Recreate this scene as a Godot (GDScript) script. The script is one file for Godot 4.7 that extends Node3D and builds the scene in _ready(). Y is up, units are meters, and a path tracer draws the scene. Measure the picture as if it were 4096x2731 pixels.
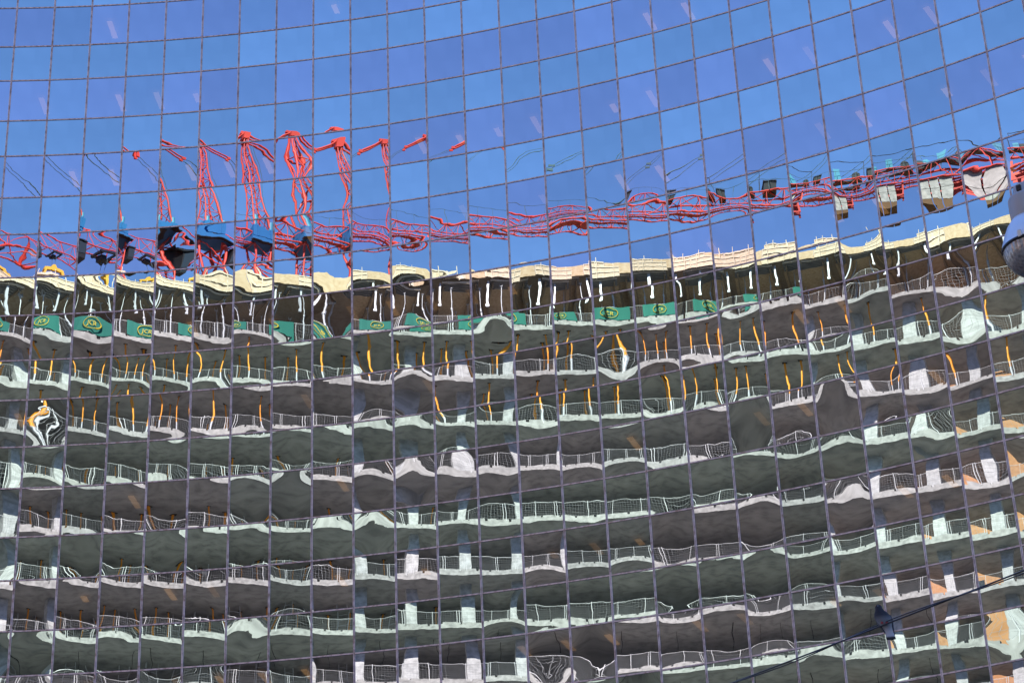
extends Node3D
# A concave mirror-glass office front seen from the street. The building site, the crane and the
# stone house that it mirrors stand behind and beside the camera, where they really are.

const EYE := 1.6
# camera and facade as measured from the photograph's grid of glazing bars
const FOCAL := 8094.49
const PITCH := 0.450482
const ROLL := -0.0443763
const CURVE := 0.016587
const DIST := 66.0276
const HEAD0 := 0.173479
const H_A := 42.8312
const H_SPANDREL := 1.5997
const H_VISION := 1.85499
const X_0 := -5.79887
const BAY := 1.5
const C_MIN := -6
const C_MAX := 30
const R_MIN := -7
const R_MAX := 23

var rng := RandomNumberGenerator.new()
var M := {}
var taken := {}
var pane_noise := FastNoiseLite.new()
var ripple_noise := FastNoiseLite.new()

# ---------------------------------------------------------------- helpers
class B:
	var v := PackedVector3Array()
	var n := PackedVector3Array()
	var c := PackedColorArray()
	var uv := PackedVector2Array()
	var i := PackedInt32Array()
	func quad(a: Vector3, b: Vector3, cc: Vector3, d: Vector3) -> void:
		# seen from outside: a, b, cc, d run clockwise
		var nn := (cc - a).cross(b - a).normalized()
		var k := v.size()
		for p in [a, b, cc, d]:
			v.append(p); n.append(nn)
		uv.append(Vector2(0, 0)); uv.append(Vector2(0, 1)); uv.append(Vector2(1, 1)); uv.append(Vector2(1, 0))
		for q in [0, 1, 2, 0, 2, 3]:
			i.append(k + q)
	func box(at: Vector3, s: Vector3, ba := Basis.IDENTITY) -> B:
		var x := ba.x * s.x * 0.5
		var y := ba.y * s.y * 0.5
		var z := ba.z * s.z * 0.5
		quad(at - x - y + z, at - x + y + z, at + x + y + z, at + x - y + z)
		quad(at + x - y - z, at + x + y - z, at - x + y - z, at - x - y - z)
		quad(at + x - y + z, at + x + y + z, at + x + y - z, at + x - y - z)
		quad(at - x - y - z, at - x + y - z, at - x + y + z, at - x - y + z)
		quad(at - x + y + z, at - x + y - z, at + x + y - z, at + x + y + z)
		quad(at - x - y - z, at - x - y + z, at + x - y + z, at + x - y - z)
		return self
	func tube(p: Vector3, q: Vector3, r: float, r2 := -1.0, k := 6, caps := true) -> B:
		if r2 < 0: r2 = r
		var d := (q - p).normalized()
		var a := d.cross(Vector3.UP if absf(d.y) < 0.9 else Vector3.RIGHT).normalized()
		var b := d.cross(a).normalized()
		var k0 := v.size()
		for j in k + 1:
			var w := TAU * j / k
			var o := a * cos(w) + b * sin(w)
			v.append(p + o * r); n.append(o); uv.append(Vector2(float(j) / k, 0))
			v.append(q + o * r2); n.append(o); uv.append(Vector2(float(j) / k, 1))
		for j in k:
			var s := k0 + 2 * j
			for t in [0, 1, 2, 1, 3, 2]:
				i.append(s + t)
		if caps:
			for e in 2:
				var m := v.size()
				v.append(q if e else p); n.append(d if e else -d); uv.append(Vector2(0.5, 0.5))
				for j in k + 1:
					var w := TAU * j / k
					v.append((q if e else p) + (a * cos(w) + b * sin(w)) * (r2 if e else r)); n.append(d if e else -d); uv.append(Vector2(0.5, 0.5))
				for j in k:
					if e: i.append_array([m, m + 2 + j, m + 1 + j])
					else: i.append_array([m, m + 1 + j, m + 2 + j])
		return self
	func path(ps: Array, r: float, k := 6) -> B:
		for j in ps.size() - 1:
			tube(ps[j], ps[j + 1], r, r, k)
		return self
	func lathe(prof: Array, at: Vector3, k := 28) -> B:
		# prof: Vector2(radius, y) from top to bottom
		var k0 := v.size()
		var m := prof.size()
		for a in m:
			var p: Vector2 = prof[a]
			var t: Vector2 = (prof[mini(a + 1, m - 1)] - prof[maxi(a - 1, 0)])
			var nr := Vector2(-t.y, t.x).normalized()
			for j in k + 1:
				var w := TAU * j / k
				v.append(at + Vector3(p.x * cos(w), p.y, p.x * sin(w)))
				n.append(Vector3(nr.x * cos(w), nr.y, nr.x * sin(w)).normalized())
				uv.append(Vector2(float(j) / k, float(a) / m))
		for a in m - 1:
			for j in k:
				var s := k0 + a * (k + 1) + j
				i.append_array([s, s + k + 1, s + 1, s + 1, s + k + 1, s + k + 2])
		return self
	func mesh() -> ArrayMesh:
		var arr := []
		arr.resize(Mesh.ARRAY_MAX)
		arr[Mesh.ARRAY_VERTEX] = v
		arr[Mesh.ARRAY_NORMAL] = n
		arr[Mesh.ARRAY_TEX_UV] = uv
		if c.size() == v.size() and c.size() > 0:
			arr[Mesh.ARRAY_COLOR] = c
		arr[Mesh.ARRAY_INDEX] = i
		var am := ArrayMesh.new()
		am.add_surface_from_arrays(Mesh.PRIMITIVE_TRIANGLES, arr)
		return am

func lin(r: float, g: float, b: float, a := 1.0) -> Color:
	var k := Color(r, g, b).linear_to_srgb()
	k.a = a
	return k

func numbered(called: String) -> String:
	if not taken.has(called):
		taken[called] = 0
		return called
	taken[called] += 1
	return "%s_%03d" % [called, taken[called]]

func put(called: String, what, m: Material, parent: Node, at := Vector3.ZERO) -> MeshInstance3D:
	var o := MeshInstance3D.new()
	o.name = called
	o.mesh = what.mesh() if what is B else what
	o.material_override = m
	o.position = at
	parent.add_child(o, true)
	return o

func thing(called: String, label: String, category: String, at := Vector3.ZERO, turn := 0.0, group := "") -> Node3D:
	var o := Node3D.new()
	o.name = numbered(called)
	o.position = at
	o.rotation.y = turn
	add_child(o)
	tag(o, label, category, group)
	return o

func tag(o: Node, label: String, category: String, group := "") -> void:
	o.set_meta("label", label)
	o.set_meta("category", category)
	if group: o.set_meta("group", group)

func copy_of(o: Node3D, at: Vector3, turn: float, label := "") -> Node3D:
	var r: Node3D = o.duplicate()
	r.name = numbered(str(o.get_meta("kindname", o.name)))
	add_child(r)
	r.position = at
	r.rotation.y = turn
	if label: r.set_meta("label", label)
	return r

func noise_tex(seed_: int, freq: float, ramp: Array, size := 256, oct := 4) -> ImageTexture:
	var f := FastNoiseLite.new()
	f.seed = seed_
	f.frequency = freq
	f.fractal_octaves = oct
	f.noise_type = FastNoiseLite.TYPE_SIMPLEX_SMOOTH
	var im := f.get_seamless_image(size, size)
	im.convert(Image.FORMAT_RGB8)
	var g := Gradient.new()
	g.offsets = PackedFloat32Array(ramp.map(func(q): return q[0]))
	g.colors = PackedColorArray(ramp.map(func(q): return q[1]))
	for y in size:
		for x in size:
			im.set_pixel(x, y, g.sample(im.get_pixel(x, y).r))
	return ImageTexture.create_from_image(im)

func mat(called: String, col: Color, rough := 0.8, metal := 0.0, tex: Texture2D = null, scale := 0.5) -> StandardMaterial3D:
	var m := StandardMaterial3D.new()
	m.resource_name = called
	m.albedo_color = col
	m.roughness = rough
	m.metallic = metal
	if tex:
		m.albedo_texture = tex
		m.uv1_triplanar = true
		m.uv1_world_triplanar = true
		m.uv1_scale = Vector3.ONE * scale
	M[called] = m
	return m

# plan position (x, z) of glazing line c, and its heading
func column_at(c: float) -> Vector2:
	var th := HEAD0 + (c - 8.0) * BAY * CURVE
	return Vector2(X_0 + (sin(th) - sin(HEAD0)) / CURVE, -DIST - (cos(th) - cos(HEAD0)) / CURVE)

func row_at(r: int) -> float:
	var k := floori(r / 2.0)
	return EYE + H_A - (k * (H_SPANDREL + H_VISION) + (H_SPANDREL if r - 2 * k == 1 else 0.0))

func pixel_ray(px: float, py: float) -> Vector3:
	var fwd := Vector3(0, sin(PITCH), -cos(PITCH))
	var up := Vector3(0, cos(PITCH), sin(PITCH))
	var rt := Vector3.RIGHT
	var rt2 := rt * cos(ROLL) + up * sin(ROLL)
	var up2 := up * cos(ROLL) - rt * sin(ROLL)
	return (fwd + rt2 * (px - 2048.0) / FOCAL + up2 * (1365.5 - py) / FOCAL).normalized()

func to_pixel(p: Vector3) -> Vector2:
	var fwd := Vector3(0, sin(PITCH), -cos(PITCH))
	var up := Vector3(0, cos(PITCH), sin(PITCH))
	var rt := Vector3.RIGHT
	var rt2 := rt * cos(ROLL) + up * sin(ROLL)
	var up2 := up * cos(ROLL) - rt * sin(ROLL)
	var d := p - Vector3(0, EYE, 0)
	return Vector2(2048 + FOCAL * d.dot(rt2) / d.dot(fwd), 1365.5 - FOCAL * d.dot(up2) / d.dot(fwd))

# ---------------------------------------------------------------- main
func _ready() -> void:
	rng.seed = 7
	set_view_and_light()
	make_materials()
	build_ground()
	build_glass_tower()
	build_site_building()
	build_stone_house()
	build_crane()
	build_street_lamp()
	build_cable_and_pigeon()

func set_view_and_light() -> void:
	var cam := Camera3D.new()
	cam.name = "camera"
	cam.keep_aspect = Camera3D.KEEP_HEIGHT
	cam.fov = rad_to_deg(2.0 * atan(1365.5 / FOCAL))
	cam.near = 0.1
	cam.far = 4000.0
	var z := -Vector3(0, sin(PITCH), -cos(PITCH))
	var up := Vector3(0, cos(PITCH), sin(PITCH))
	var x := Vector3.RIGHT * cos(ROLL) + up * sin(ROLL)
	cam.transform = Transform3D(Basis(x, z.cross(x), z), Vector3(0, EYE, 0))
	add_child(cam)
	cam.current = true
	var env := Environment.new()
	env.background_mode = Environment.BG_SKY
	var sky := Sky.new()
	var sm := ProceduralSkyMaterial.new()
	sm.sky_top_color = lin(0.076, 0.158, 0.40)
	sm.sky_horizon_color = lin(0.30, 0.36, 0.46)
	sm.sky_curve = 0.14
	sm.ground_bottom_color = lin(0.10, 0.10, 0.10)
	sm.ground_horizon_color = lin(0.22, 0.23, 0.25)
	sm.sun_angle_max = 8.0
	sky.sky_material = sm
	env.sky = sky
	env.tonemap_mode = Environment.TONE_MAPPER_LINEAR
	env.tonemap_exposure = 2.6
	env.sdfgi_enabled = true
	env.ssao_enabled = true
	env.ssil_enabled = true
	var we := WorldEnvironment.new()
	we.name = "environment"
	we.environment = env
	add_child(we)
	var sun := DirectionalLight3D.new()
	sun.name = "sun"
	sun.light_energy = 1.55
	sun.light_angular_distance = 0.5
	sun.light_color = Color(1.0, 0.965, 0.91)
	sun.shadow_enabled = true
	var el := deg_to_rad(41.0)
	var towards := Vector3(0.31 * cos(el), sin(el), -0.95 * cos(el)).normalized()
	add_child(sun)
	sun.look_at_from_position(towards * 300.0, Vector3.ZERO, Vector3.UP)

func make_materials() -> void:
	var w := Color.WHITE
	var conc := noise_tex(3, 0.02, [[0.0, Color(0.66, 0.66, 0.66)], [0.45, Color(0.86, 0.86, 0.85)], [0.7, Color(0.95, 0.95, 0.94)], [1.0, w]])
	var conc2 := noise_tex(9, 0.02, [[0.0, Color(0.72, 0.72, 0.73)], [0.4, Color(0.88, 0.88, 0.88)], [0.6, Color(0.93, 0.93, 0.92)], [1.0, w]])
	var ply := noise_tex(5, 0.03, [[0.0, Color(0.82, 0.76, 0.68)], [0.5, Color(0.95, 0.92, 0.88)], [1.0, w]])
	var worn := noise_tex(12, 0.035, [[0.0, Color(0.60, 0.50, 0.44)], [0.42, Color(0.86, 0.82, 0.84)], [0.6, Color(0.93, 0.91, 0.95)], [1.0, w]])
	mat("edge_concrete", lin(0.44, 0.44, 0.425), 0.9, 0, conc, 0.45)
	mat("slab_concrete", lin(0.42, 0.42, 0.415), 0.9, 0, conc2, 0.16)
	mat("column_concrete", lin(0.56, 0.575, 0.585), 0.9, 0, conc, 0.4)
	mat("plywood", lin(0.64, 0.55, 0.43), 0.75, 0, ply, 0.6)
	mat("plywood_old", lin(0.55, 0.44, 0.30), 0.8, 0, ply, 0.4)
	mat("timber", lin(0.72, 0.66, 0.55), 0.8, 0, ply, 0.8)
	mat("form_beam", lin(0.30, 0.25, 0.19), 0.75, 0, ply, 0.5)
	mat("galvanised", lin(0.46, 0.48, 0.50), 0.45, 0.25)
	mat("net_wire", lin(0.58, 0.59, 0.58), 0.7)
	mat("net_mesh", lin(0.27, 0.28, 0.28), 0.7)
	mat("orange_paint", lin(0.85, 0.33, 0.02), 0.5)
	mat("green_cloth", lin(0.014, 0.145, 0.11), 0.85)
	mat("yellow_print", lin(0.50, 0.40, 0.03), 0.8)
	mat("crane_red", lin(0.54, 0.045, 0.03), 0.5)
	mat("crane_blue", lin(0.02, 0.13, 0.33), 0.45)
	mat("machine_teal", lin(0.03, 0.22, 0.34), 0.5)
	mat("black_steel", lin(0.02, 0.021, 0.024), 0.5, 0.3)
	mat("rope", lin(0.05, 0.10, 0.13), 0.6)
	mat("weight_concrete", lin(0.52, 0.51, 0.48), 0.9, 0, conc, 0.5)
	mat("weight_band", lin(0.14, 0.075, 0.03), 0.8)
	mat("hook_yellow", lin(0.62, 0.36, 0.03), 0.6)
	mat("cab_glass", lin(0.03, 0.04, 0.05), 0.08)
	mat("mullion_metal", lin(0.94, 0.80, 0.68), 0.42, 0.0, worn, 0.35)
	mat("transom_metal", lin(0.92, 0.74, 0.60), 0.5, 0.0, worn, 0.55)
	mat("gasket", lin(0.06, 0.055, 0.065), 0.7)
	mat("asphalt", lin(0.06, 0.06, 0.062), 0.95, 0, conc2, 0.1)
	mat("paving", lin(0.30, 0.29, 0.28), 0.9, 0, conc, 0.3)
	mat("room_floor", lin(0.10, 0.09, 0.09), 0.9)
	mat("room_ceiling", lin(0.35, 0.34, 0.33), 0.9)
	mat("room_wall", lin(0.12, 0.11, 0.11), 0.9)
	mat("tan_stone", lin(0.52, 0.29, 0.15), 0.9, 0, ply, 0.25)
	mat("dark_window", lin(0.03, 0.035, 0.04), 0.1)
	mat("lamp_metal", lin(0.46, 0.43, 0.42), 0.5, 0.2)
	mat("lamp_shell", lin(0.78, 0.78, 0.80), 0.3, 0.6)
	mat("cable_black", lin(0.045, 0.043, 0.05), 0.3)
	mat("pole_metal", lin(0.13, 0.13, 0.135), 0.5, 0.5)
	var lamp := mat("troffer_glow", lin(0.9, 0.75, 0.55), 0.6)
	lamp.emission_enabled = true
	lamp.emission = lin(1.0, 0.52, 0.18)
	lamp.emission_energy_multiplier = 0.38
	for q in [["troffer_dim", 0.2], ["troffer_bright", 0.5]]:
		var tl: StandardMaterial3D = lamp.duplicate()
		tl.resource_name = q[0]
		tl.emission_energy_multiplier = q[1]
		M[q[0]] = tl
	var bowl := mat("lamp_bowl", lin(0.85, 0.80, 0.74), 0.12, 0.0, noise_tex(31, 0.05, [[0.0, Color(0.5, 0.5, 0.52)], [0.5, Color(0.8, 0.79, 0.78)], [1.0, w]]), 2.2)
	bowl.metallic = 0.25
	# mirror glass: coated panes that let a little through where there is a room behind
	var film := noise_tex(21, 0.008, [[0.0, Color(0.955, 0.96, 0.965)], [1.0, w]], 128, 2)
	for k in 4:
		var e := 0.91 + 0.055 * k
		glass("vision_violet_%d" % k, Color(0.695 * e, 0.685 * e, 0.745 * e), 0.9, film)
		glass("vision_teal_%d" % k, Color(0.63 * e, 0.71 * e, 0.73 * e), 0.9, film)
		glass("spandrel_%d" % k, Color(0.605 * e, 0.718 * e, 0.70 * e), 1.0, film)

func glass(called: String, reflectance: Color, opacity: float, film: Texture2D) -> void:
	var m := mat(called, lin(reflectance.r, reflectance.g, reflectance.b, opacity), 0.0, 1.0)
	m.albedo_texture = film
	if opacity < 1.0:
		m.transparency = BaseMaterial3D.TRANSPARENCY_ALPHA

# ---------------------------------------------------------------- ground
func build_ground() -> void:
	var g := put("ground", B.new().box(Vector3(0, -0.25, 0), Vector3(3000, 0.5, 3000)), M.asphalt, self)
	g.set_meta("kind", "structure")
	var p := put("pavement", B.new().box(Vector3(0, 0.06, -60), Vector3(90, 0.12, 10)), M.paving, self)
	p.set_meta("kind", "structure")

# ---------------------------------------------------------------- the mirror-glass tower
# One pane: a thin sheet that bulges and waves by fractions of a millimetre, as toughened glass does.
func pane_mesh(b: B, xf: Transform3D, w: float, h: float, seed_: int, n: int, power: float, own := 0.0) -> void:
	var r := RandomNumberGenerator.new()
	r.seed = seed_ * 7919 + 13
	var bulge := clampf(r.randfn(-0.0001, 0.0011), -0.0024, 0.0024) * power
	if own != 0.0: bulge = own
	var wave := absf(r.randfn(0.00042, 0.00028)) * power
	var curl_t := r.randfn(0.0, 0.00022) * power
	var curl_b := r.randfn(0.0, 0.00022) * power
	var px := r.randf() * 900.0
	var py := r.randf() * 900.0
	var skew := r.randf_range(-0.5, 0.5)
	var f := func(x: float, y: float) -> float:
		var a := x / (w * 0.5)
		var c := y / (h * 0.5)
		var z := bulge * (1.0 - a * a) * (1.0 - c * c) * (1.0 + skew * a * c)
		z += wave * pane_noise.get_noise_2d(px + x, py + y)
		z += 0.00003 * power * ripple_noise.get_noise_2d(px + x, py + y * 1.6)
		z += curl_t * exp(-(h * 0.5 - y) / 0.11) + curl_b * exp(-(h * 0.5 + y) / 0.11)
		return z
	var k0 := b.v.size()
	var e := 0.004
	for j in n + 1:
		var tv := 2.0 * j / n - 1.0
		var y := h * 0.5 * lerpf(tv, sin(tv * PI / 2), 0.55)
		for i in n + 1:
			var tu := 2.0 * i / n - 1.0
			var x := w * 0.5 * lerpf(tu, sin(tu * PI / 2), 0.3)
			var z: float = f.call(x, y)
			var zx: float = (f.call(x + e, y) - z) / e
			var zy: float = (f.call(x, y + e) - z) / e
			b.v.append(xf * Vector3(x, y, z))
			b.n.append((xf.basis * Vector3(-zx, -zy, 1.0)).normalized())
			b.uv.append(Vector2((tu + 1) * 0.5, (1 - tv) * 0.5))
	for j in n:
		for i in n:
			var s := k0 + j * (n + 1) + i
			b.i.append_array([s, s + n + 1, s + n + 2, s, s + n + 2, s + 1])

func build_glass_tower() -> void:
	pane_noise.seed = 4
	pane_noise.frequency = 0.6
	pane_noise.fractal_octaves = 1
	pane_noise.noise_type = FastNoiseLite.TYPE_SIMPLEX_SMOOTH
	ripple_noise.seed = 8
	ripple_noise.frequency = 2.1
	ripple_noise.fractal_octaves = 1
	ripple_noise.noise_type = FastNoiseLite.TYPE_SIMPLEX_SMOOTH
	var t := thing("glass_office_tower", "curved office tower front of mirror glass panes in thin metal grid", "office tower", Vector3(0, 0, -66))
	var off := -t.position
	# strong single panes that the photograph shows (column, row): bulge in metres
	var special := {Vector2i(19, 9): -0.0058, Vector2i(17, 9): -0.0050, Vector2i(9, 9): -0.0036, Vector2i(0, 7): -0.0030, Vector2i(20, 6): 0.003}
	var rest_v := B.new()
	var rest_s := B.new()
	for r in range(R_MIN, R_MAX):
		var y1 := row_at(r)
		var y0 := row_at(r + 1)
		var vision := posmod(r, 2) == 1
		for c in range(C_MIN, C_MAX):
			var p := column_at(c)
			var q := column_at(c + 1)
			var mid := Vector3((p.x + q.x) * 0.5, (y0 + y1) * 0.5, (p.y + q.y) * 0.5)
			var tx := Vector3(q.x - p.x, 0, q.y - p.y).normalized()
			var nz := tx.cross(Vector3.UP)
			var w := p.distance_to(q) - 0.034
			var h := y1 - y0 - 0.034
			var key := c * 131 + r * 17 + 5000
			var rr := RandomNumberGenerator.new()
			rr.seed = key
			var ba := Basis(tx, Vector3.UP, nz)
			ba = ba * Basis(Vector3.UP, rr.randfn(0, 0.0005)) * Basis(Vector3.RIGHT, rr.randfn(0, 0.0004))
			var px := to_pixel(mid)
			var seen := px.x > -130 and px.x < 4230 and px.y > -140 and px.y < 2870
			if not seen:
				pane_mesh(rest_v if vision else rest_s, Transform3D(ba, mid + off), w, h, key, 6, 1.0)
				continue
			var b := B.new()
			pane_mesh(b, Transform3D.IDENTITY, w, h, key, 13, 1.0 if vision else 1.1, special.get(Vector2i(c, r), 0.0))
			var tone := rr.randi() % 4
			var kind := "spandrel_%d" % tone
			if vision:
				kind = ("vision_violet_%d" if rr.randf() < 0.62 else "vision_teal_%d") % tone
			var o := put("window_pane" if vision else "spandrel_panel", b, M[kind], t)
			o.transform = Transform3D(ba, mid + off)
	var rv := put("outer_window_panes", rest_v, M.vision_violet_1, t)
	rv.set_meta("kind", "stuff")
	var rs := put("outer_spandrel_panels", rest_s, M.spandrel_1, t)
	rs.set_meta("kind", "stuff")
	# glazing bars
	var top := row_at(R_MIN)
	var low := row_at(R_MAX)
	for c in range(C_MIN, C_MAX + 1):
		var p := column_at(c)
		var d := (column_at(c + 0.5) - column_at(c - 0.5)).normalized()
		var tx := Vector3(d.x, 0, d.y)
		var nz := tx.cross(Vector3.UP)
		var ba := Basis(tx, Vector3.UP, nz)
		var at := Vector3(p.x, (top + low) * 0.5, p.y) + off
		var m := put("mullion", B.new().box(Vector3(-0.0195, 0, 0.004), Vector3(0.027, top - low, 0.04)).box(Vector3(0.0195, 0, 0.004), Vector3(0.027, top - low, 0.04)), M.mullion_metal, t)
		m.transform = Transform3D(ba, at)
		put("gasket", B.new().box(Vector3(0, 0, 0.0), Vector3(0.0115, top - low, 0.03)), M.gasket, m)
	for r in range(R_MIN, R_MAX + 1):
		var b := B.new()
		var gk := B.new()
		var y := row_at(r)
		for c in range(C_MIN, C_MAX):
			var p := column_at(c)
			var q := column_at(c + 1)
			var tx := Vector3(q.x - p.x, 0, q.y - p.y).normalized()
			var ba := Basis(tx, Vector3.UP, tx.cross(Vector3.UP))
			var mid := Vector3((p.x + q.x) * 0.5, y, (p.y + q.y) * 0.5) + off
			b.box(mid + ba.z * 0.002, Vector3(p.distance_to(q) - 0.066, 0.05, 0.03), ba)
			gk.box(mid - Vector3(0, 0.0295, 0) + ba.z * 0.0, Vector3(p.distance_to(q) - 0.066, 0.008, 0.024), ba)
		var tr := put("transom", b, M.transom_metal, t)
		put("gasket", gk, M.gasket, tr)
	# rooms behind the window rows
	for r in range(R_MIN, R_MAX):
		if posmod(r, 2) == 1:
			continue
		var y1 := row_at(r) - 0.08
		var y0 := row_at(r + 1) + 0.1
		var b := B.new()
		for c in range(C_MIN, C_MAX):
			room_block(b, c, 0.14, 7.0, y0, y1, off)
		put("floor_structure", b, M.room_ceiling, t)
	var wall := B.new()
	for c in range(C_MIN, C_MAX):
		room_block(wall, c, 7.0, 7.4, low - 11.0, top, off)
	put("inner_wall", wall, M.room_wall, t)
	var ends := B.new()
	for c in [C_MIN, C_MAX]:
		var p := column_at(c)
		var d := (column_at(c + 0.5) - column_at(c - 0.5)).normalized()
		var tx := Vector3(d.x, 0, d.y)
		var nz := tx.cross(Vector3.UP)
		ends.box(Vector3(p.x, top * 0.5, p.y) + off - nz * 3.75 + tx * (-0.2 if c == C_MIN else 0.2), Vector3(0.3, top, 7.4), Basis(tx, Vector3.UP, nz))
	put("end_wall", ends, M.paving, t)
	var roof := B.new()
	var base := B.new()
	for c in range(C_MIN, C_MAX):
		room_block(roof, c, -0.05, 7.4, top + 0.03, top + 0.9, off)
		room_block(base, c, 0.0, 7.0, 0.0, low - 0.04, off)
	put("roof_edge", roof, M.mullion_metal, t)
	put("ground_storey_wall", base, M.paving, t)
	# ceiling lights near the glass
	var tm2 := B.new().box(Vector3.ZERO, Vector3(0.21, 0.03, 0.6)).mesh()
	var tm := B.new().box(Vector3.ZERO, Vector3(0.21, 0.03, 1.2)).mesh()
	for r in range(R_MIN, R_MAX):
		if posmod(r, 2) == 0:
			continue
		var y := row_at(r) - 0.02 + 0.08
		var rr := RandomNumberGenerator.new()
		rr.seed = r * 97 + 3
		var shift := rr.randf_range(0.2, 0.8)
		var lit := rr.randf_range(0.15, 0.6)
		var depth := rr.randf_range(1.5, 2.2)
		for c in range(C_MIN, C_MAX):
			if rr.randf() > lit:
				continue
			var p := column_at(c + shift)
			var d := (column_at(c + shift + 0.5) - column_at(c + shift - 0.5)).normalized()
			var tx := Vector3(d.x, 0, d.y)
			var nz := tx.cross(Vector3.UP)
			var o := put("ceiling_light", tm if rr.randf() < 0.8 else tm2, [M.troffer_glow, M.troffer_dim, M.troffer_bright][rr.randi() % 3], t)
			o.transform = Transform3D(Basis(tx, Vector3.UP, nz), Vector3(p.x, y - 0.10 + 0.0, p.y) + off - nz * depth)

func room_block(b: B, c: int, d0: float, d1: float, y0: float, y1: float, off: Vector3) -> void:
	var p := column_at(c)
	var q := column_at(c + 1)
	var tx := Vector3(q.x - p.x, 0, q.y - p.y).normalized()
	var nz := tx.cross(Vector3.UP)
	var mid := Vector3((p.x + q.x) * 0.5, (y0 + y1) * 0.5, (p.y + q.y) * 0.5) + off - nz * (d0 + d1) * 0.5
	b.box(mid, Vector3(p.distance_to(q) * (1.0 + d1 * CURVE) + 0.002, y1 - y0, d1 - d0), Basis(tx, Vector3.UP, nz))

# ---------------------------------------------------------------- the building site that is mirrored
const SITE_AT := Vector3(-41.874, 0, 4.993)
const SITE_TURN := 2.50533
const STOREY := 4.13
const FIRST_SOFFIT := 73.2     # underside of the slab that carries the green banners
const SLABS := 17
const NTH := ["first", "second", "third", "fourth", "fifth", "sixth", "seventh", "eighth", "ninth"]

func site_point(p: Vector3) -> Vector3:
	return SITE_AT + Basis(Vector3.UP, SITE_TURN) * p

func slab_shape(y: float, th: float) -> B:
	var b := B.new()
	var o := [Vector2(-24, 0), Vector2(12.6, 0), Vector2(12.6, -6.0), Vector2(10.5, -10.5), Vector2(10.5, -18), Vector2(-24, -18)]
	for k in o.size():
		var p: Vector2 = o[k]
		var q: Vector2 = o[(k + 1) % o.size()]
		b.quad(Vector3(p.x, y, p.y), Vector3(p.x, y + th, p.y), Vector3(q.x, y + th, q.y), Vector3(q.x, y, q.y))
	for up in 2:
		var yy := y + th * up
		var tri := Geometry2D.triangulate_polygon(PackedVector2Array(o))
		for k in range(0, tri.size(), 3):
			var a: Vector2 = o[tri[k]]
			var c: Vector2 = o[tri[k + 1]]
			var d: Vector2 = o[tri[k + 2]]
			var k0 := b.v.size()
			for s in [a, c, d]:
				b.v.append(Vector3(s.x, yy, s.y))
				b.n.append(Vector3.UP if up else Vector3.DOWN)
				b.uv.append(s)
			var cross := (c - a).cross(d - a)
			if (cross < 0) == (up == 1): b.i.append_array([k0, k0 + 2, k0 + 1])
			else: b.i.append_array([k0, k0 + 1, k0 + 2])
	return b

func build_site_building() -> void:
	var t := thing("concrete_building", "unfinished concrete building with open floors, edge netting and timber formwork on top", "building", SITE_AT, SITE_TURN)
	var r := RandomNumberGenerator.new()
	r.seed = 42
	for k in SLABS:
		var y := FIRST_SOFFIT - STOREY * k
		if y < 2.0:
			break
		var s := put("floor_slab", slab_shape(y, 0.30), M.slab_concrete, t)
		# the pale cast edge and the kerb blocks along it
		put("slab_edge", B.new().box(Vector3(-5.7, y + 0.15, 0.012), Vector3(36.58, 0.296, 0.05)), M.edge_concrete, s)
		var x := -24.0 + r.randf()
		while x < 12.4 and k < 11:
			var w := minf(r.randf_range(1.2, 2.0), 12.6 - x)
			var kb := put("kerb_block", B.new().box(Vector3(x + w * 0.5, y + 0.37 + r.randf_range(-0.01, 0.01), -0.10), Vector3(w - 0.16, 0.15, 0.26)), M.edge_concrete, s)
			kb.name = "kerb_block"
			x += w
		# columns of this storey, on the slab below
		if k < SLABS - 1:
			var lowy := y - STOREY + 0.30
			for cx in [-21.95, -11.8, -1.6, 8.55]:
				for cz in [-2.15]:
					put("column", B.new().box(Vector3(cx + r.randf_range(-0.03, 0.03), (lowy + y) * 0.5, cz), Vector3(0.92, y - lowy, 0.62)), M.column_concrete, t)
			put("core_wall", B.new().box(Vector3(-13.0, (lowy + y) * 0.5, -10.2), Vector3(21.0, y - lowy, 0.3)), M.slab_concrete, t)
			put("core_wall", B.new().box(Vector3(3.4, (lowy + y) * 0.5, -9.0), Vector3(11.4, y - lowy, 0.3)), M.slab_concrete, t)
		# edge railing with netting
		if k >= 11:
			continue
		var yt := y + 0.44
		var rail := B.new()
		rail.tube(Vector3(-24, yt + 1.02, 0.0), Vector3(12.6, yt + 1.02, 0.0), 0.016)
		put("rail", rail, M.net_wire, t)
		x = -23.5 + r.randf() * 0.8
		var prev := -24.0
		while x < 12.6:
			put("rail_post", B.new().tube(Vector3(x, yt - 0.1, 0.02), Vector3(x, yt + 1.08, 0.02), 0.022), M.net_wire, t)
			if r.randf() < 0.4:
				put("rail_post", B.new().tube(Vector3(x + 0.17, yt - 0.1, 0.0), Vector3(x + 0.17, yt + 1.02, 0.0), 0.022), M.net_wire, t)
			x += r.randf_range(1.5, 2.3)
		x = -24.0
		while x < 12.5:
			var w := minf(3.05, 12.6 - x)
			var net := B.new()
			var nx := int(w / 0.17)
			for a in nx + 1:
				var gx := x + w * a / nx
				net.box(Vector3(gx, yt + 0.5 + r.randf_range(-0.01, 0.01), -0.03), Vector3(0.008, 0.98, 0.006))
			for a in 7:
				net.box(Vector3(x + w * 0.5, yt + 0.06 + 0.15 * a, -0.03 + 0.011), Vector3(w, 0.008, 0.006))
			put("safety_net", net, M.net_mesh, t)
			x += w + 0.02
	build_formwork(t, r)
	build_banners()
	build_posts(r)

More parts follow.
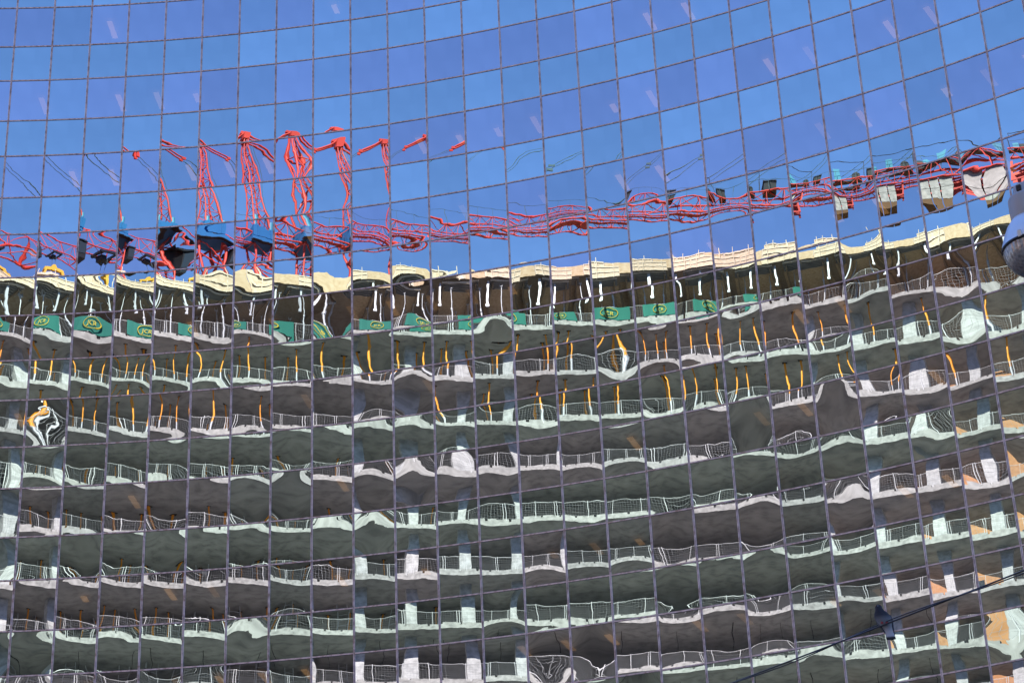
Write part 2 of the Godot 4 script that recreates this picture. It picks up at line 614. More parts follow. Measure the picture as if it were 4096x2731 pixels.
func build_formwork(t: Node3D, r: RandomNumberGenerator) -> void:
	# the deck being cast above: plywood sheets on joists, an edge form of panels with ledgers
	var tiers := [[-24.0, 6.4, 77.75, 0.0], [1.6, 13.2, 76.65, 1.5]]
	for q in tiers:
		var x0: float = q[0]
		var x1: float = q[1]
		var y: float = q[2]
		var z: float = q[3]
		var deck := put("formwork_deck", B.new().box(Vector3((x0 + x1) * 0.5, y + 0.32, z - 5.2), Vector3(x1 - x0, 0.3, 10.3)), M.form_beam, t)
		# soffit sheets hung under the joists, with gaps
		var x := x0 + 0.1
		while x < x1 - 0.5:
			var w := minf(r.randf_range(2.4, 3.6), x1 - x)
			if not (q[3] == 0.0 and x < -4.8):
				var zz := z - 1.75
				for s in 5:
					put("plywood_sheet", B.new().box(Vector3(x + w * 0.5, y + 0.10 - 0.004 * (s % 2), zz - 0.6), Vector3(w - 0.08, 0.02, 1.19)), M.plywood_old, deck)
					zz -= 1.21
			# ribs near the edge
			for a in 6:
				put("joist", B.new().box(Vector3(x + w * 0.5, y + 0.06, z - 0.2 - 0.27 * a), Vector3(w - 0.3, 0.16, 0.07)), M.timber if a == 0 else M.slab_concrete, deck)
			if w > 2.2:
				for a in 2:
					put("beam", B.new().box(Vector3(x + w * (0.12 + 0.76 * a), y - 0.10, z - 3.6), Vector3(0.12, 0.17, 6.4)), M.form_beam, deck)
			x += w + r.randf_range(0.25, 0.7)
		# edge form
		x = x0
		while x < x1 - 0.4:
			var w := minf(2.44, x1 - x)
			var lift := r.randf_range(-0.05, 0.06)
			var plain := r.randf() < 0.25
			var pn := put("edge_panel", B.new().box(Vector3(x + w * 0.5, y + 0.66 + lift, z + 0.06), Vector3(w - 0.015, 1.0, 0.02)), M.plywood_old if plain else M.plywood, t)
			if not plain:
				for a in 3:
					put("ledger", B.new().box(Vector3(x + w * 0.5, y + 0.20 + 0.44 * a + lift, z + 0.1), Vector3(w - 0.12, 0.07, 0.055)), M.timber, pn)
				for a in 2:
					put("upright", B.new().box(Vector3(x + w * (0.22 + 0.56 * a), y + 0.75 + lift, z + 0.15), Vector3(0.05, 1.35, 0.04)), M.timber, pn)
			x += w
			if r.randf() < 0.5: x += 0.0
	# bright steel props under the deck: some with clamps wrapped in white sheet
	var proto: Node3D = null
	var spots := []
	var x := -18.0
	while x < 12.6:
		spots.append(Vector2(x, r.randf_range(-0.5, -0.9)))
		x += r.randf_range(1.3, 2.3)
	for k in 26:
		spots.append(Vector2(-18.0 + 30.0 * k / 26.0 + r.randf() * 0.6, r.randf_range(-2.2, -6.0)))
	for k in spots.size():
		var s: Vector2 = spots[k]
		var at := site_point(Vector3(s.x, FIRST_SOFFIT + 0.30, s.y))
		var label := "silver steel prop at the floor edge holding the timber formwork above the banners"
		if proto == null:
			proto = thing("steel_prop", label, "prop", at, SITE_TURN, "silver props under the formwork")
			proto.set_meta("kindname", "steel_prop")
			put("base_plate", B.new().box(Vector3(0, 0.01, 0), Vector3(0.2, 0.02, 0.2)), M.galvanised, proto)
			put("outer_tube", B.new().tube(Vector3(0, 0.02, 0), Vector3(0, 2.1, 0), 0.055, 0.055, 8), M.galvanised, proto)
			put("inner_tube", B.new().tube(Vector3(0, 2.1, 0), Vector3(0, 3.92, 0), 0.04, 0.04, 8), M.galvanised, proto)
			put("collar", B.new().tube(Vector3(0, 2.02, 0), Vector3(0, 2.2, 0), 0.085, 0.085, 8), M.galvanised, proto)
			put("fork_head", B.new().box(Vector3(0, 3.93, 0), Vector3(0.22, 0.03, 0.2)).box(Vector3(-0.1, 4.0, 0), Vector3(0.02, 0.14, 0.2)).box(Vector3(0.1, 4.0, 0), Vector3(0.02, 0.14, 0.2)), M.galvanised, proto)
		else:
			copy_of(proto, at, SITE_TURN + r.randf_range(-0.4, 0.4), label if s.y > -1.0 else "silver steel prop far back under the timber formwork behind the green banners")
	# wide flat props along the very edge, clamped at an angle
	var clamp0: Node3D = null
	x = -17.0
	while x < 12.8:
		var z := 1.1 if x > 1.9 else -0.35
		var base := 76.75 if x > 1.9 else 77.85
		var at := site_point(Vector3(x, base - 2.3, z))
		if clamp0 == null:
			clamp0 = thing("edge_bracket", "pale flat steel bracket hanging under the formwork edge", "bracket", at, SITE_TURN, "brackets under the formwork edge")
			clamp0.set_meta("kindname", "edge_bracket")
			put("arm", B.new().box(Vector3(0, 1.35, 0), Vector3(0.16, 1.9, 0.10)), M.galvanised, clamp0)
			put("strut", B.new().tube(Vector3(0, 0.45, -0.05), Vector3(0, 2.2, -1.3), 0.045, 0.045, 6), M.galvanised, clamp0)
			put("foot", B.new().box(Vector3(0.03, 0.33, 0), Vector3(0.26, 0.2, 0.16)), M.galvanised, clamp0)
		else:
			copy_of(clamp0, at, SITE_TURN + r.randf_range(-0.15, 0.15))
		x += r.randf_range(1.7, 3.2)

func build_banners() -> void:
	var spots := [[-9.7, -7.0, "green banner with yellow emblem on the site railing beside the crane mast"], [-4.2, -1.3, "green banner with yellow emblem on the site railing in front of a concrete column"], [1.3, 4.1, "green banner with yellow emblem on the site railing under the projecting formwork"]]
	for s in spots:
		var w: float = s[1] - s[0]
		var t := thing("green_banner", s[2], "banner", site_point(Vector3((s[0] + s[1]) * 0.5, FIRST_SOFFIT + 0.46, 0.07)), SITE_TURN, "banners on the site railing")
		var b := B.new()
		var n := 14
		for k in n:
			var a := float(k) / n - 0.5
			var c := float(k + 1) / n - 0.5
			var za := 0.03 * sin(a * 17.0) + 0.02 * cos(a * 31.0)
			var zc := 0.03 * sin(c * 17.0) + 0.02 * cos(c * 31.0)
			b.quad(Vector3(a * w, 0, za), Vector3(a * w, 1.0 - 0.05 * cos(a * 6.0), za * 0.4), Vector3(c * w, 1.0 - 0.05 * cos(c * 6.0), zc * 0.4), Vector3(c * w, 0, zc))
			b.quad(Vector3(c * w, 0, zc - 0.006), Vector3(c * w, 1.0 - 0.05 * cos(c * 6.0), zc * 0.4 - 0.006), Vector3(a * w, 1.0 - 0.05 * cos(a * 6.0), za * 0.4 - 0.006), Vector3(a * w, 0, za - 0.006))
		put("cloth", b, M.green_cloth, t)
		var ring := B.new()
		for k in 28:
			var a := TAU * k / 28
			var c := TAU * (k + 1) / 28
			ring.tube(Vector3(0.55 * cos(a), 0.5 + 0.36 * sin(a), 0.075), Vector3(0.55 * cos(c), 0.5 + 0.36 * sin(c), 0.075), 0.03, 0.03, 4, false)
		put("emblem_ring", ring, M.yellow_print, t)
		var tx := TextMesh.new()
		tx.text = "JCR"
		tx.font_size = 32
		tx.pixel_size = 0.0115
		tx.depth = 0.012
		var o := put("emblem_letters", tx, M.yellow_print, t, Vector3(0, 0.5, 0.075))
		o.rotation.y = PI

func build_posts(r: RandomNumberGenerator) -> void:
	var proto: Node3D = null
	var post_labels := ["orange steel shoring post on the floor just under the green banners", "orange steel shoring post on the second floor under the green banners"]
	for k in 6:
		var y := FIRST_SOFFIT - STOREY * (k + 1) + 0.30
		var hh := STOREY - 0.30
		var spots := []
		if k < 2:
			var x := -17.5 + k * 0.7
			while x < (12.0 if k == 0 else 10.6):
				if absf(x + 11.8) > 0.6 and absf(x + 1.6) > 0.6 and absf(x - 8.55) > 0.6 and not (k == 1 and x > -6.0 and x < 1.0 and r.randf() < 0.6):
					spots.append(Vector2(x, -1.0 + r.randf_range(-0.15, 0.15)))
					if x < 4.0 and r.randf() < 0.45: spots.append(Vector2(x + 0.25, -2.9 + r.randf_range(-0.5, 0.5)))
					if x < -3.0 and r.randf() < 0.6: spots.append(Vector2(x + r.randf(), -6.5 + r.randf_range(-1, 1)))
				x += r.randf_range(0.9, 2.6)
		else:
			for q in 7:
				spots.append(Vector2(-14.0 + q * 1.55 + r.randf() * 0.6, r.randf_range(-4.8, -7.2)))
		for s in spots:
			var at := site_point(Vector3(s.x, y, s.y))
			if proto == null:
				proto = thing("shoring_post", post_labels[0], "shoring post", at, SITE_TURN, "orange shoring posts between the floors")
				proto.set_meta("kindname", "shoring_post")
				put("base_plate", B.new().box(Vector3(0, 0.008, 0), Vector3(0.2, 0.016, 0.2)), M.galvanised, proto)
				put("outer_tube", B.new().tube(Vector3(0, 0.016, 0), Vector3(0, 1.28, 0), 0.08, 0.08, 8), M.galvanised, proto)
				put("inner_tube", B.new().tube(Vector3(0, 1.28, 0), Vector3(0, hh - 0.03, 0), 0.07, 0.07, 8), M.orange_paint, proto)
				put("head_plate", B.new().box(Vector3(0, hh - 0.018, 0), Vector3(0.34, 0.03, 0.2)), M.black_steel, proto)
			else:
				copy_of(proto, at, SITE_TURN, post_labels[k] if k < 2 else "orange steel shoring post deep inside the %s floor under the green banners" % NTH[k])
	# ladder-like shoring frames deep in the lower floors
	var frame: Node3D = null
	for k in range(2, 8):
		for q in 5:
			var at := site_point(Vector3(-15.0 + q * 2.3 + r.randf() * 0.7, FIRST_SOFFIT - STOREY * (k + 1) + 0.30, -5.4 - r.randf() * 1.6))
			if frame == null:
				frame = thing("scaffold_tower", "grey ladder-like scaffold tower inside the third floor under the green banners", "scaffold tower", at, SITE_TURN, "grey scaffold towers inside the floors")
				frame.set_meta("kindname", "scaffold_tower")
				for s in [-0.42, 0.42]:
					put("leg", B.new().tube(Vector3(s, 0, 0), Vector3(s, 3.8, 0), 0.05, 0.05, 6), M.galvanised, frame)
				for a in 7:
					put("rung", B.new().tube(Vector3(-0.42, 0.4 + 0.5 * a, 0), Vector3(0.42, 0.4 + 0.5 * a, 0), 0.03, 0.03, 5), M.galvanised, frame)
			else:
				copy_of(frame, at, SITE_TURN + r.randf_range(-0.5, 0.5), "grey ladder-like scaffold tower inside the %s floor under the green banners" % NTH[k])
	# loose cables hanging from two ceilings
	for k in [6, 7]:
		for q in 8:
			var x := -13.0 + q * 3.1 + r.randf()
			var c := thing("hanging_cable", "black cable dangling from the ceiling of the %s floor under the green banners" % NTH[k], "cable", site_point(Vector3(x, FIRST_SOFFIT - STOREY * k, -2.6)), SITE_TURN, "cables dangling from the ceilings")
			put("strand", B.new().path([Vector3(0, 0, 0), Vector3(0.04, -0.6, 0.05), Vector3(-0.03, -1.1, 0.02), Vector3(0.05, -1.7, 0.03)], 0.022, 5), M.black_steel, c)

# ---------------------------------------------------------------- the stone house beyond it
func build_stone_house() -> void:
	var t := thing("stone_house", "tan stone high-rise beyond the end of the unfinished concrete building", "building", site_point(Vector3(24, 0, -20)), SITE_TURN)
	put("wall", B.new().box(Vector3(0, 42, -8), Vector3(44, 84, 16)), M.tan_stone, t)
	put("roof_cornice", B.new().box(Vector3(0, 84.25, -7.9), Vector3(44.8, 0.5, 16.8)), M.tan_stone, t)
	for k in 19:
		for q in 12:
			var at := Vector3(-19.8 + q * 3.6, 6.0 + k * 4.1, 0.0)
			var o := put("window", B.new().box(at + Vector3(0, 0, -0.08), Vector3(1.3, 2.0, 0.2)), M.dark_window, t)
			put("sill", B.new().box(at + Vector3(0, -1.06, 0.06), Vector3(1.6, 0.12, 0.2)), M.tan_stone, o)

# ---------------------------------------------------------------- tower crane
func lattice(b: B, p: Vector3, q: Vector3, w: float, h: float, panel: float, rc: float, rd: float, tri := false) -> void:
	var d := (q - p).normalized()
	var side := d.cross(Vector3.UP)
	var up := Vector3.UP
	if side.length() < 0.1:
		side = Vector3.RIGHT
		up = Vector3.BACK
	side = side.normalized()
	var n := maxi(1, int(round(p.distance_to(q) / panel)))
	var cs := [side * w * 0.5 - up * h * 0.5, -side * w * 0.5 - up * h * 0.5]
	if tri: cs.append(up * h * 0.5)
	else: cs.append_array([-side * w * 0.5 + up * h * 0.5, side * w * 0.5 + up * h * 0.5])
	for c in cs:
		b.tube(p + c, q + c, rc, rc, 6)
	for k in n:
		var a := p.lerp(q, float(k) / n)
		var z := p.lerp(q, float(k + 1) / n)
		for j in cs.size():
			var c0: Vector3 = cs[j]
			var c1: Vector3 = cs[(j + 1) % cs.size()]
			if k % 2 == 0: b.tube(a + c0, z + c1, rd, rd, 5, false)
			else: b.tube(a + c1, z + c0, rd, rd, 5, false)
			b.tube(a + c0, a + c1, rd, rd, 5, false)

func build_crane() -> void:
	var mx := -5.9
	var deck := 78.45
	var t := thing("tower_crane", "red tower crane with blue slewing platform standing on the unfinished concrete building", "crane", site_point(Vector3(mx, deck, -2.0)), SITE_TURN - 0.19)
	# all heights from the deck
	var b := B.new()
	lattice(b, Vector3(0, 0.02, 0), Vector3(0, 4.2, 0), 1.6, 1.6, 1.4, 0.10, 0.045)
	put("mast", b, M.crane_red, t)
	var plat := put("slewing_platform", B.new().box(Vector3(0, 4.55, 0), Vector3(2.3, 0.55, 2.3)).box(Vector3(0, 5.35, 0), Vector3(2.0, 0.75, 2.0)).box(Vector3(0, 4.95, 0), Vector3(1.5, 0.3, 1.5)), M.crane_blue, t)
	put("bearing", B.new().tube(Vector3(0, 4.83, 0), Vector3(0, 4.98, 0), 1.0, 1.0, 20), M.black_steel, plat)
	for s in [-1, 1]:
		put("rib", B.new().box(Vector3(0.55 * s, 5.35, 1.04), Vector3(0.12, 0.8, 0.1)), M.crane_blue, plat)
		put("drive_motor", B.new().tube(Vector3(0.7 * s, 5.7, 0.7), Vector3(0.7 * s, 6.4, 0.7), 0.17, 0.17, 10), M.machine_teal, plat)
	put("walkway", B.new().box(Vector3(0, 4.24, 1.35), Vector3(2.6, 0.05, 0.4)), M.black_steel, t)
	var cab := put("operator_cab", B.new().box(Vector3(-1.5, 3.1, 0.5), Vector3(0.75, 1.3, 1.2)).box(Vector3(-1.5, 3.81, 0.5), Vector3(0.9, 0.1, 1.35)), M.black_steel, t)
	put("window", B.new().box(Vector3(-1.5, 3.2, 1.11), Vector3(0.62, 0.9, 0.03)), M.cab_glass, cab)
	put("window", B.new().box(Vector3(-1.885, 3.2, 0.5), Vector3(0.03, 0.9, 1.0)), M.cab_glass, cab)
	# cat head, leaning towards the counter-jib
	var foot := Vector3(0.05, 5.7, 0)
	var tip := Vector3(1.55, 14.1, 0)
	b = B.new()
	var cs := [Vector3(-0.75, 0, -0.75), Vector3(0.75, 0, -0.75), Vector3(0.75, 0, 0.75), Vector3(-0.75, 0, 0.75)]
	for k in 4:
		b.tube(foot + cs[k], tip + cs[k] * 0.28, 0.09, 0.07, 7)
	for k in 6:
		var f0 := k / 6.0
		var f1 := (k + 1) / 6.0
		for j in 4:
			var c0: Vector3 = cs[j]
			var c1: Vector3 = cs[(j + 1) % 4]
			var s0 := lerpf(1.0, 0.28, f0)
			var s1 := lerpf(1.0, 0.28, f1)
			b.tube(foot.lerp(tip, f0) + (c0 if k % 2 else c1) * s0, foot.lerp(tip, f1) + (c1 if k % 2 else c0) * s1, 0.036, 0.036, 5, false)
			b.tube(foot.lerp(tip, f0) + c0 * s0, foot.lerp(tip, f0) + c1 * s0, 0.036, 0.036, 5, false)
	var cat := put("cat_head", b, M.crane_red, t)
	put("sheave_block", B.new().box(tip + Vector3(0, 0.15, 0), Vector3(0.75, 0.55, 0.7)).box(tip + Vector3(0.35, 0.45, 0), Vector3(0.9, 0.18, 0.3)), M.crane_red, cat)
	put("ladder", B.new().path([foot + Vector3(-1.0, 0, 0.5), tip + Vector3(-0.7, -0.4, 0.3)], 0.025, 5).path([foot + Vector3(-1.0, 0, 0.1), tip + Vector3(-0.7, -0.4, 0.0)], 0.025, 5), M.rope, cat)
	# jibs
	b = B.new()
	lattice(b, Vector3(0.9, 4.75, 0), Vector3(17.6, 4.75, 0), 1.4, 1.2, 1.2, 0.07, 0.03)
	var cj := put("counter_jib", b, M.crane_red, t)
	put("walkway", B.new().box(Vector3(9.3, 4.24, 0), Vector3(16.4, 0.03, 0.4)), M.crane_red, cj)
	for z in [-0.8, 0.8]:
		var rl := B.new()
		rl.tube(Vector3(1.2, 6.2, z), Vector3(17.4, 6.2, z), 0.02, 0.02, 5)
		for k in 12:
			rl.tube(Vector3(1.2 + 1.47 * k, 5.35, z), Vector3(1.2 + 1.47 * k, 6.2, z), 0.018, 0.018, 5)
		put("handrail", rl, M.rope, cj)
	b = B.new()
	lattice(b, Vector3(-0.9, 4.75, 0), Vector3(-34, 4.75, 0), 1.4, 1.6, 1.8, 0.06, 0.03, true)
	put("jib", b, M.crane_red, t)
	# pendants: red bars near the head, ropes beyond
	for z in [-0.22, 0.22]:
		var a := tip + Vector3(-0.3, 0.2, z)
		var e := Vector3(-19.0, 5.6, z)
		var bar := put("pendant_bar", B.new().tube(a, a.lerp(e, 0.16), 0.11, 0.09, 7), M.crane_red, t)
		put("coupling", B.new().box(a.lerp(e, 0.155), Vector3(0.34, 0.28, 0.16)), M.crane_red, bar)
		put("pendant_rope", B.new().tube(a.lerp(e, 0.16), e, 0.032, 0.032, 5), M.rope, t)
		var g := tip + Vector3(0.5, 0.25, z)
		var h := Vector3(14.6, 5.4, z * 2.4)
		bar = put("pendant_bar", B.new().tube(g, g.lerp(h, 0.2), 0.11, 0.09, 7), M.crane_red, t)
		put("coupling", B.new().box(g.lerp(h, 0.195), Vector3(0.34, 0.28, 0.16)), M.crane_red, bar)
		put("pendant_rope", B.new().tube(g.lerp(h, 0.2), h, 0.032, 0.032, 5), M.rope, t)
		put("rope_clamp", B.new().box(g.lerp(h, 0.52), Vector3(0.5, 0.22, 0.12)), M.rope, t)
	# machinery and ballast on the counter-jib
	put("winch", B.new().tube(Vector3(12.9, 5.75, -0.5), Vector3(12.9, 5.75, 0.5), 0.36, 0.36, 16).box(Vector3(12.9, 5.42, 0), Vector3(0.9, 0.12, 0.6)), M.black_steel, t)
	put("switch_cabinet", B.new().box(Vector3(14.3, 6.0, 0.2), Vector3(0.55, 1.1, 0.7)), M.machine_teal, t)
	put("winch_cover", B.new().tube(Vector3(15.6, 5.8, -0.4), Vector3(15.6, 5.8, 0.4), 0.36, 0.34, 14), M.machine_teal, t)
	put("motor", B.new().box(Vector3(16.8, 5.8, 0), Vector3(0.6, 0.6, 0.8)), M.machine_teal, t)
	put("motor_base", B.new().box(Vector3(15.4, 5.42, 0), Vector3(4.4, 0.1, 0.5)), M.black_steel, t)
	put("guard_frame", B.new().path([Vector3(12.2, 5.4, 0.85), Vector3(12.2, 6.9, 0.85), Vector3(17.4, 6.95, 0.85), Vector3(17.4, 5.4, 0.85)], 0.03, 5), M.black_steel, t)
	put("ballast_frame", B.new().box(Vector3(13.4, 3.7, 0.5), Vector3(0.16, 1.6, 0.16)).box(Vector3(17.5, 3.7, 0.5), Vector3(0.16, 1.6, 0.16)).box(Vector3(15.4, 2.95, 0.5), Vector3(4.2, 0.14, 0.14)).box(Vector3(13.4, 3.7, -0.5), Vector3(0.16, 1.6, 0.16)).box(Vector3(15.4, 3.7, -0.5), Vector3(4.2, 1.2, 0.05)), M.crane_red, t)
	for k in 3:
		var x := 14.4 + 0.7 * k
		var cw := put("counterweight", B.new().box(Vector3(x, 3.72, 0.1), Vector3(0.62, 0.82, 1.0)).box(Vector3(x, 2.86, 0.1), Vector3(0.62, 0.82, 1.0)).box(Vector3(x, 3.29, 0.1), Vector3(0.55, 0.06, 0.92)), M.weight_concrete, t)
		put("steel_shoe", B.new().box(Vector3(x, 2.24, 0.1), Vector3(0.64, 0.36, 1.02)), M.weight_band, cw)
		put("lifting_eye", B.new().tube(Vector3(x, 4.13, 0.1), Vector3(x, 4.3, 0.1), 0.06, 0.06, 6), M.black_steel, cw)
	put("machine_house", B.new().box(Vector3(11.4, 5.75, 0.1), Vector3(0.9, 0.75, 1.0)).box(Vector3(11.4, 6.16, 0.1), Vector3(1.05, 0.07, 1.15)), M.black_steel, t)
	put("resistor_box", B.new().box(Vector3(16.2, 5.75, -0.2), Vector3(0.5, 0.6, 0.9)), M.black_steel, t)
	# trolley and hoist ropes
	put("trolley", B.new().box(Vector3(-4.0, 3.8, 0.6), Vector3(1.3, 0.16, 0.12)).box(Vector3(-4.0, 3.8, -0.6), Vector3(1.3, 0.16, 0.12)).box(Vector3(-4.5, 3.76, 0), Vector3(0.14, 0.2, 1.3)).box(Vector3(-3.5, 3.76, 0), Vector3(0.14, 0.2, 1.3)).box(Vector3(-3.8, 3.5, 0), Vector3(0.4, 0.3, 0.6)), M.black_steel, t)
	for s in [-0.25, 0.25]:
		put("hoist_rope", B.new().tube(Vector3(-4.0 + s, 3.6, 0), Vector3(-4.0 + s * 0.6, 2.5, 0), 0.02, 0.02, 5), M.rope, t)
	var y := thing("lifting_frame", "yellow steel lifting frame hanging from the red crane jib", "lifting frame", site_point(Vector3(mx - 3.95, deck + 1.75, -2.6)), SITE_TURN)
	put("beam", B.new().box(Vector3(0, 0.45, 0), Vector3(1.7, 0.22, 0.25)).box(Vector3(-0.7, 0.2, 0), Vector3(0.16, 0.4, 0.4)).box(Vector3(0.7, 0.2, 0), Vector3(0.16, 0.4, 0.4)), M.hook_yellow, y)
	put("hook_block", B.new().tube(Vector3(0, 0.55, -0.12), Vector3(0, 0.55, 0.12), 0.28, 0.28, 12), M.hook_yellow, y)

# ---------------------------------------------------------------- street lamp, cable, pigeon
func build_street_lamp() -> void:
	var at := pixel_ray(4142, 986) * 17.7 + Vector3(0, EYE, 0)
	var pole := Vector3(at.x + 2.3, 0, at.z - 0.6)
	var t := thing("street_lamp", "grey street lamp with metal dome and ribbed glass bowl on a tall pole", "street lamp", pole)
	var q := at - pole       # centre of the lip
	put("pole", B.new().lathe([Vector2(0.0, q.y + 1.95), Vector2(0.05, q.y + 1.94), Vector2(0.065, q.y + 1.6), Vector2(0.1, 0.5), Vector2(0.17, 0.45), Vector2(0.19, 0.0), Vector2(0.0, 0.0)], Vector3.ZERO, 16), M.pole_metal, t)
	var pts := []
	for k in 11:
		var f := k / 10.0
		pts.append(Vector3(0, q.y + 1.5, 0).lerp(Vector3(q.x, q.y + 0.58, q.z), f) + Vector3(0, 0.75 * sin(PI * (0.15 + 0.85 * f)) * (1.0 - 0.2 * f), 0))
	put("arm", B.new().path(pts, 0.045, 8), M.pole_metal, t)
	var head := put("lamp_head", B.new().lathe([Vector2(0.0, 0.60), Vector2(0.07, 0.60), Vector2(0.095, 0.585), Vector2(0.104, 0.56), Vector2(0.107, 0.49), Vector2(0.150, 0.475), Vector2(0.160, 0.455), Vector2(0.162, 0.36), Vector2(0.158, 0.28), Vector2(0.154, 0.262)], q, 36), M.lamp_metal, t)
	put("cable_gland", B.new().box(q + Vector3(-0.07, 0.53, 0.075), Vector3(0.04, 0.05, 0.04), Basis(Vector3.UP, -0.7)), M.black_steel, head)
	put("dome", B.new().lathe([Vector2(0.154, 0.266), Vector2(0.162, 0.255), Vector2(0.205, 0.195), Vector2(0.243, 0.11), Vector2(0.270, 0.03), Vector2(0.276, 0.0)], q, 40), M.lamp_shell, t)
	put("rim", B.new().lathe([Vector2(0.276, 0.002), Vector2(0.281, -0.006), Vector2(0.281, -0.02), Vector2(0.272, -0.026)], q, 40), M.black_steel, t)
	put("latch", B.new().box(q + Vector3(-0.168, 0.02, 0.212), Vector3(0.035, 0.06, 0.02), Basis(Vector3.UP, -0.68)), M.lamp_shell, t)
	# ribbed bowl
	var b := B.new()
	var n := 72
	var prof := [Vector2(0.268, -0.02), Vector2(0.265, -0.06), Vector2(0.248, -0.12), Vector2(0.214, -0.175), Vector2(0.165, -0.222), Vector2(0.10, -0.255), Vector2(0.035, -0.268), Vector2(0.0, -0.269)]
	b.lathe(prof, q, n)
	for k in b.v.size():
		var j := k % (n + 1)
		var d := b.v[k] - q
		b.v[k] = q + Vector3(d.x, d.y, d.z) * (1.0 + (0.012 if j % 2 else -0.012))
		var s := 0.25 if j % 2 else -0.25
		b.n[k] = (b.n[k] + Vector3(-sin(TAU * j / n), 0, cos(TAU * j / n)) * s).normalized()
	put("glass_bowl", b, M.lamp_bowl, t)

func build_cable_and_pigeon() -> void:
	var hgt := 5.05
	var eye := Vector3(0, EYE, 0)
	var on := func(px: float, py: float) -> Vector3:
		var d := pixel_ray(px, py)
		return eye + d * (hgt / d.y)
	var a: Vector3 = on.call(2946.0, 2731.0)
	var m: Vector3 = on.call(3535.0, 2500.0)
	var e: Vector3 = on.call(4096.0, 2288.0)
	var dir := (e - a)
	dir.y = 0
	dir = dir.normalized()
	var left := m - dir * 19.0
	var right := m + dir * 9.0
	var c := thing("overhead_cable", "black twisted overhead cable with a pigeon perched on it", "cable", left)
	var pts := []
	var wrap := []
	for k in 113:
		var f := k / 112.0
		var p := Vector3(left.x, m.y, left.z).lerp(Vector3(right.x, m.y, right.z), f)
		var s := f * 28.0 - 19.0
		p.y += 0.0011 * s * s
		pts.append(p - left)
		var w := s * 2.3
		wrap.append(p - left + Vector3(0, 0.02 * cos(w), 0) + dir.cross(Vector3.UP) * 0.02 * sin(w))
	put("strand", B.new().path(pts, 0.007, 6), M.cable_black, c)
	put("strand", B.new().path(wrap, 0.0055, 5), M.cable_black, c)
	for s in 2:
		var p: Vector3 = (pts[112] if s else pts[0]) + left
		var u := thing("utility_pole", "grey metal pole holding the overhead cable near the street lamp" if s else "grey metal pole holding the far end of the overhead cable", "pole", Vector3(p.x, 0, p.z))
		put("shaft", B.new().lathe([Vector2(0, p.y + 0.6), Vector2(0.08, p.y + 0.6), Vector2(0.14, 0.0), Vector2(0, 0)], Vector3.ZERO, 14), M.pole_metal, u)
		put("bracket", B.new().box(Vector3(0, p.y - 0.06, 0), Vector3(0.3, 0.08, 0.3)), M.black_steel, u)
	# the pigeon: looks down at the camera, tail hanging behind the cable
	var top := m + Vector3(0, 0.02, 0)
	var face := Vector3(-top.x, 0, -top.z)
	var t := thing("pigeon", "dark grey pigeon perched on the black overhead cable", "bird", top, atan2(face.x, face.z))
	var rings := [
		[Vector3(0.052, -0.158, -0.055), 0.030, 0.004, Color(0.018, 0.017, 0.017)],
		[Vector3(0.048, -0.138, -0.052), 0.033, 0.006, Color(0.022, 0.02, 0.02)],
		[Vector3(0.046, -0.122, -0.050), 0.030, 0.008, Color(0.55, 0.53, 0.56)],
		[Vector3(0.040, -0.085, -0.044), 0.026, 0.012, Color(0.50, 0.48, 0.50)],
		[Vector3(0.032, -0.045, -0.034), 0.030, 0.022, Color(0.30, 0.29, 0.28)],
		[Vector3(0.020, -0.010, -0.018), 0.043, 0.038, Color(0.20, 0.20, 0.195)],
		[Vector3(0.008, 0.025, -0.002), 0.053, 0.048, Color(0.15, 0.15, 0.16)],
		[Vector3(0.000, 0.060, 0.010), 0.056, 0.052, Color(0.035, 0.035, 0.045)],
		[Vector3(-0.008, 0.090, 0.014), 0.047, 0.045, Color(0.022, 0.022, 0.032)],
		[Vector3(-0.015, 0.115, 0.013), 0.033, 0.033, Color(0.02, 0.021, 0.032)],
		[Vector3(-0.020, 0.138, 0.016), 0.0255, 0.028, Color(0.025, 0.025, 0.036)],
		[Vector3(-0.022, 0.157, 0.018), 0.0245, 0.028, Color(0.03, 0.03, 0.042)],
		[Vector3(-0.022, 0.174, 0.016), 0.018, 0.021, Color(0.03, 0.03, 0.045)],
		[Vector3(-0.022, 0.182, 0.014), 0.009, 0.011, Color(0.03, 0.03, 0.045)]]
	var b := B.new()
	var n := 18
	for k in rings.size():
		var g: Array = rings[k]
		for j in n + 1:
			var w := TAU * j / n
			b.v.append(g[0] * Vector3(1, 0.84, 1) + Vector3(g[1] * 1.18 * cos(w), 0, g[2] * 1.05 * sin(w)))
			b.n.append(Vector3(cos(w) / maxf(g[1], 0.004), 0.0, sin(w) / maxf(g[2], 0.004)).normalized())
			b.c.append(g[3])
			b.uv.append(Vector2.ZERO)
	for k in rings.size() - 1:
		for j in n:
			var s := k * (n + 1) + j
			b.i.append_array([s, s + 1, s + n + 1, s + 1, s + n + 2, s + n + 1])
	for e2 in 2:
		var c0 := b.v.size()
		var kk := 0 if e2 == 0 else rings.size() - 1
		b.v.append(rings[kk][0] * Vector3(1, 0.84, 1) + Vector3(0, -0.004 if e2 == 0 else 0.003, 0))
		b.n.append(Vector3.DOWN if e2 == 0 else Vector3.UP)
		b.c.append(rings[kk][3])
		b.uv.append(Vector2.ZERO)
		for j in n:
			var s := kk * (n + 1) + j
			if e2 == 0: b.i.append_array([c0, s + 1, s])
			else: b.i.append_array([c0, s, s + 1])
	var feather := mat("feather", Color.WHITE, 0.7)
	feather.vertex_color_use_as_albedo = true
	put("body", b, feather, t)
	var wing_m := mat("wing_feather", lin(0.035, 0.036, 0.046), 0.6)
	var flight_m := mat("flight_feather", lin(0.02, 0.02, 0.024), 0.6)
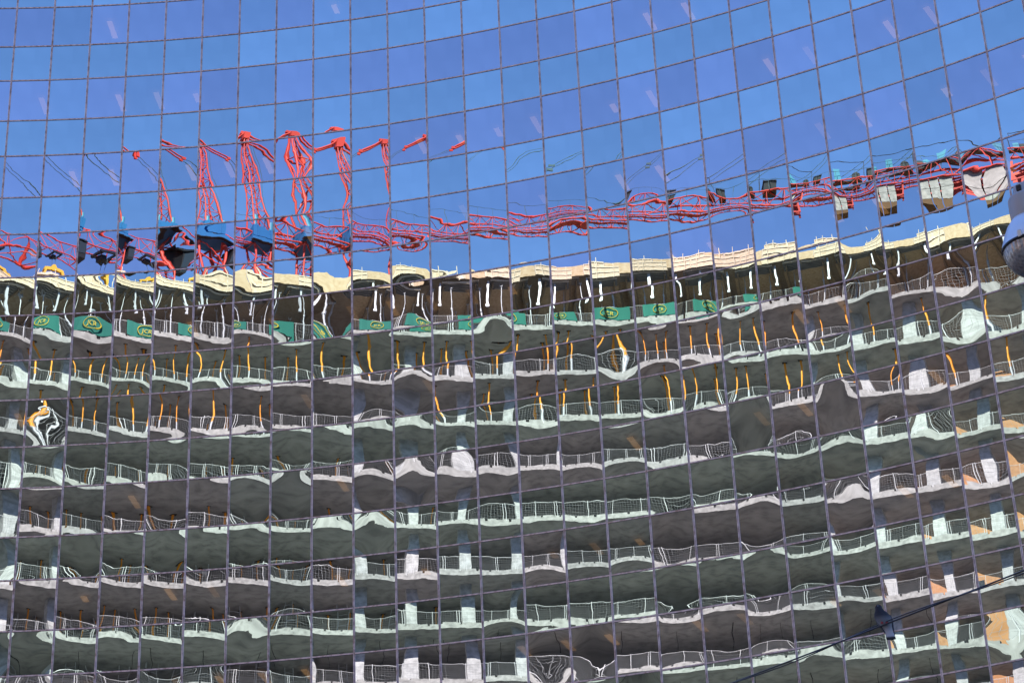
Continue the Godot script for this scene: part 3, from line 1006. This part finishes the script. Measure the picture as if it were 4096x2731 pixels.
	for s in [-1.0, 1.0]:
		var wb := B.new()
		var wr := [[Vector3(0.0 + 0.030 * s, 0.098, 0.0), 0.010, 0.018], [Vector3(0.004 + 0.048 * s, 0.070, -0.006), 0.013, 0.034], [Vector3(0.014 + 0.050 * s, 0.020, -0.018), 0.011, 0.036], [Vector3(0.026 + 0.040 * s, -0.035, -0.034), 0.008, 0.026], [Vector3(0.040 + 0.030 * s, -0.090, -0.048), 0.005, 0.014], [Vector3(0.046 + 0.026 * s, -0.112, -0.052), 0.002, 0.004]]
		for k in wr.size():
			for j in 11:
				var w := TAU * j / 10
				wb.v.append(wr[k][0] * Vector3(1.15, 0.84, 1) + Vector3(0, 0, -0.022) + Vector3(wr[k][1] * cos(w), 0, wr[k][2] * sin(w)))
				wb.n.append(Vector3(cos(w) / wr[k][1], 0.2, sin(w) / wr[k][2]).normalized())
				wb.uv.append(Vector2.ZERO)
		for k in wr.size() - 1:
			for j in 10:
				var q := k * 11 + j
				wb.i.append_array([q, q + 11, q + 1, q + 1, q + 11, q + 12])
		put("wing", wb, wing_m, t)
	put("beak", B.new().tube(Vector3(-0.024, 0.138, 0.040), Vector3(-0.027, 0.126, 0.058), 0.006, 0.001, 8), mat("beak_grey", lin(0.10, 0.10, 0.11), 0.5), t)
	for s in [-1.0, 1.0]:
		put("eye", B.new().lathe([Vector2(0, 0.004), Vector2(0.003, 0.003), Vector2(0.004, 0), Vector2(0.003, -0.003), Vector2(0, -0.004)], Vector3(-0.022 + 0.021 * s, 0.143, 0.026), 8), mat("eye_orange", lin(0.45, 0.12, 0.02), 0.3), t)
	var red := mat("foot_red", lin(0.42, 0.05, 0.05), 0.6)
	for s in [-1.0, 1.0]:
		var f := Vector3(0.012 + 0.02 * s, 0.0, 0.012)
		var lg := put("leg", B.new().tube(f + Vector3(0, 0.022, -0.01), f, 0.004, 0.004, 6), red, t)
		for sp in [-0.5, 0.0, 0.5]:
			put("toe", B.new().path([f, f + Vector3(0.012 * sp, 0.002, 0.014), f + Vector3(0.016 * sp, -0.016, 0.018)], 0.0032, 5), red, lg)
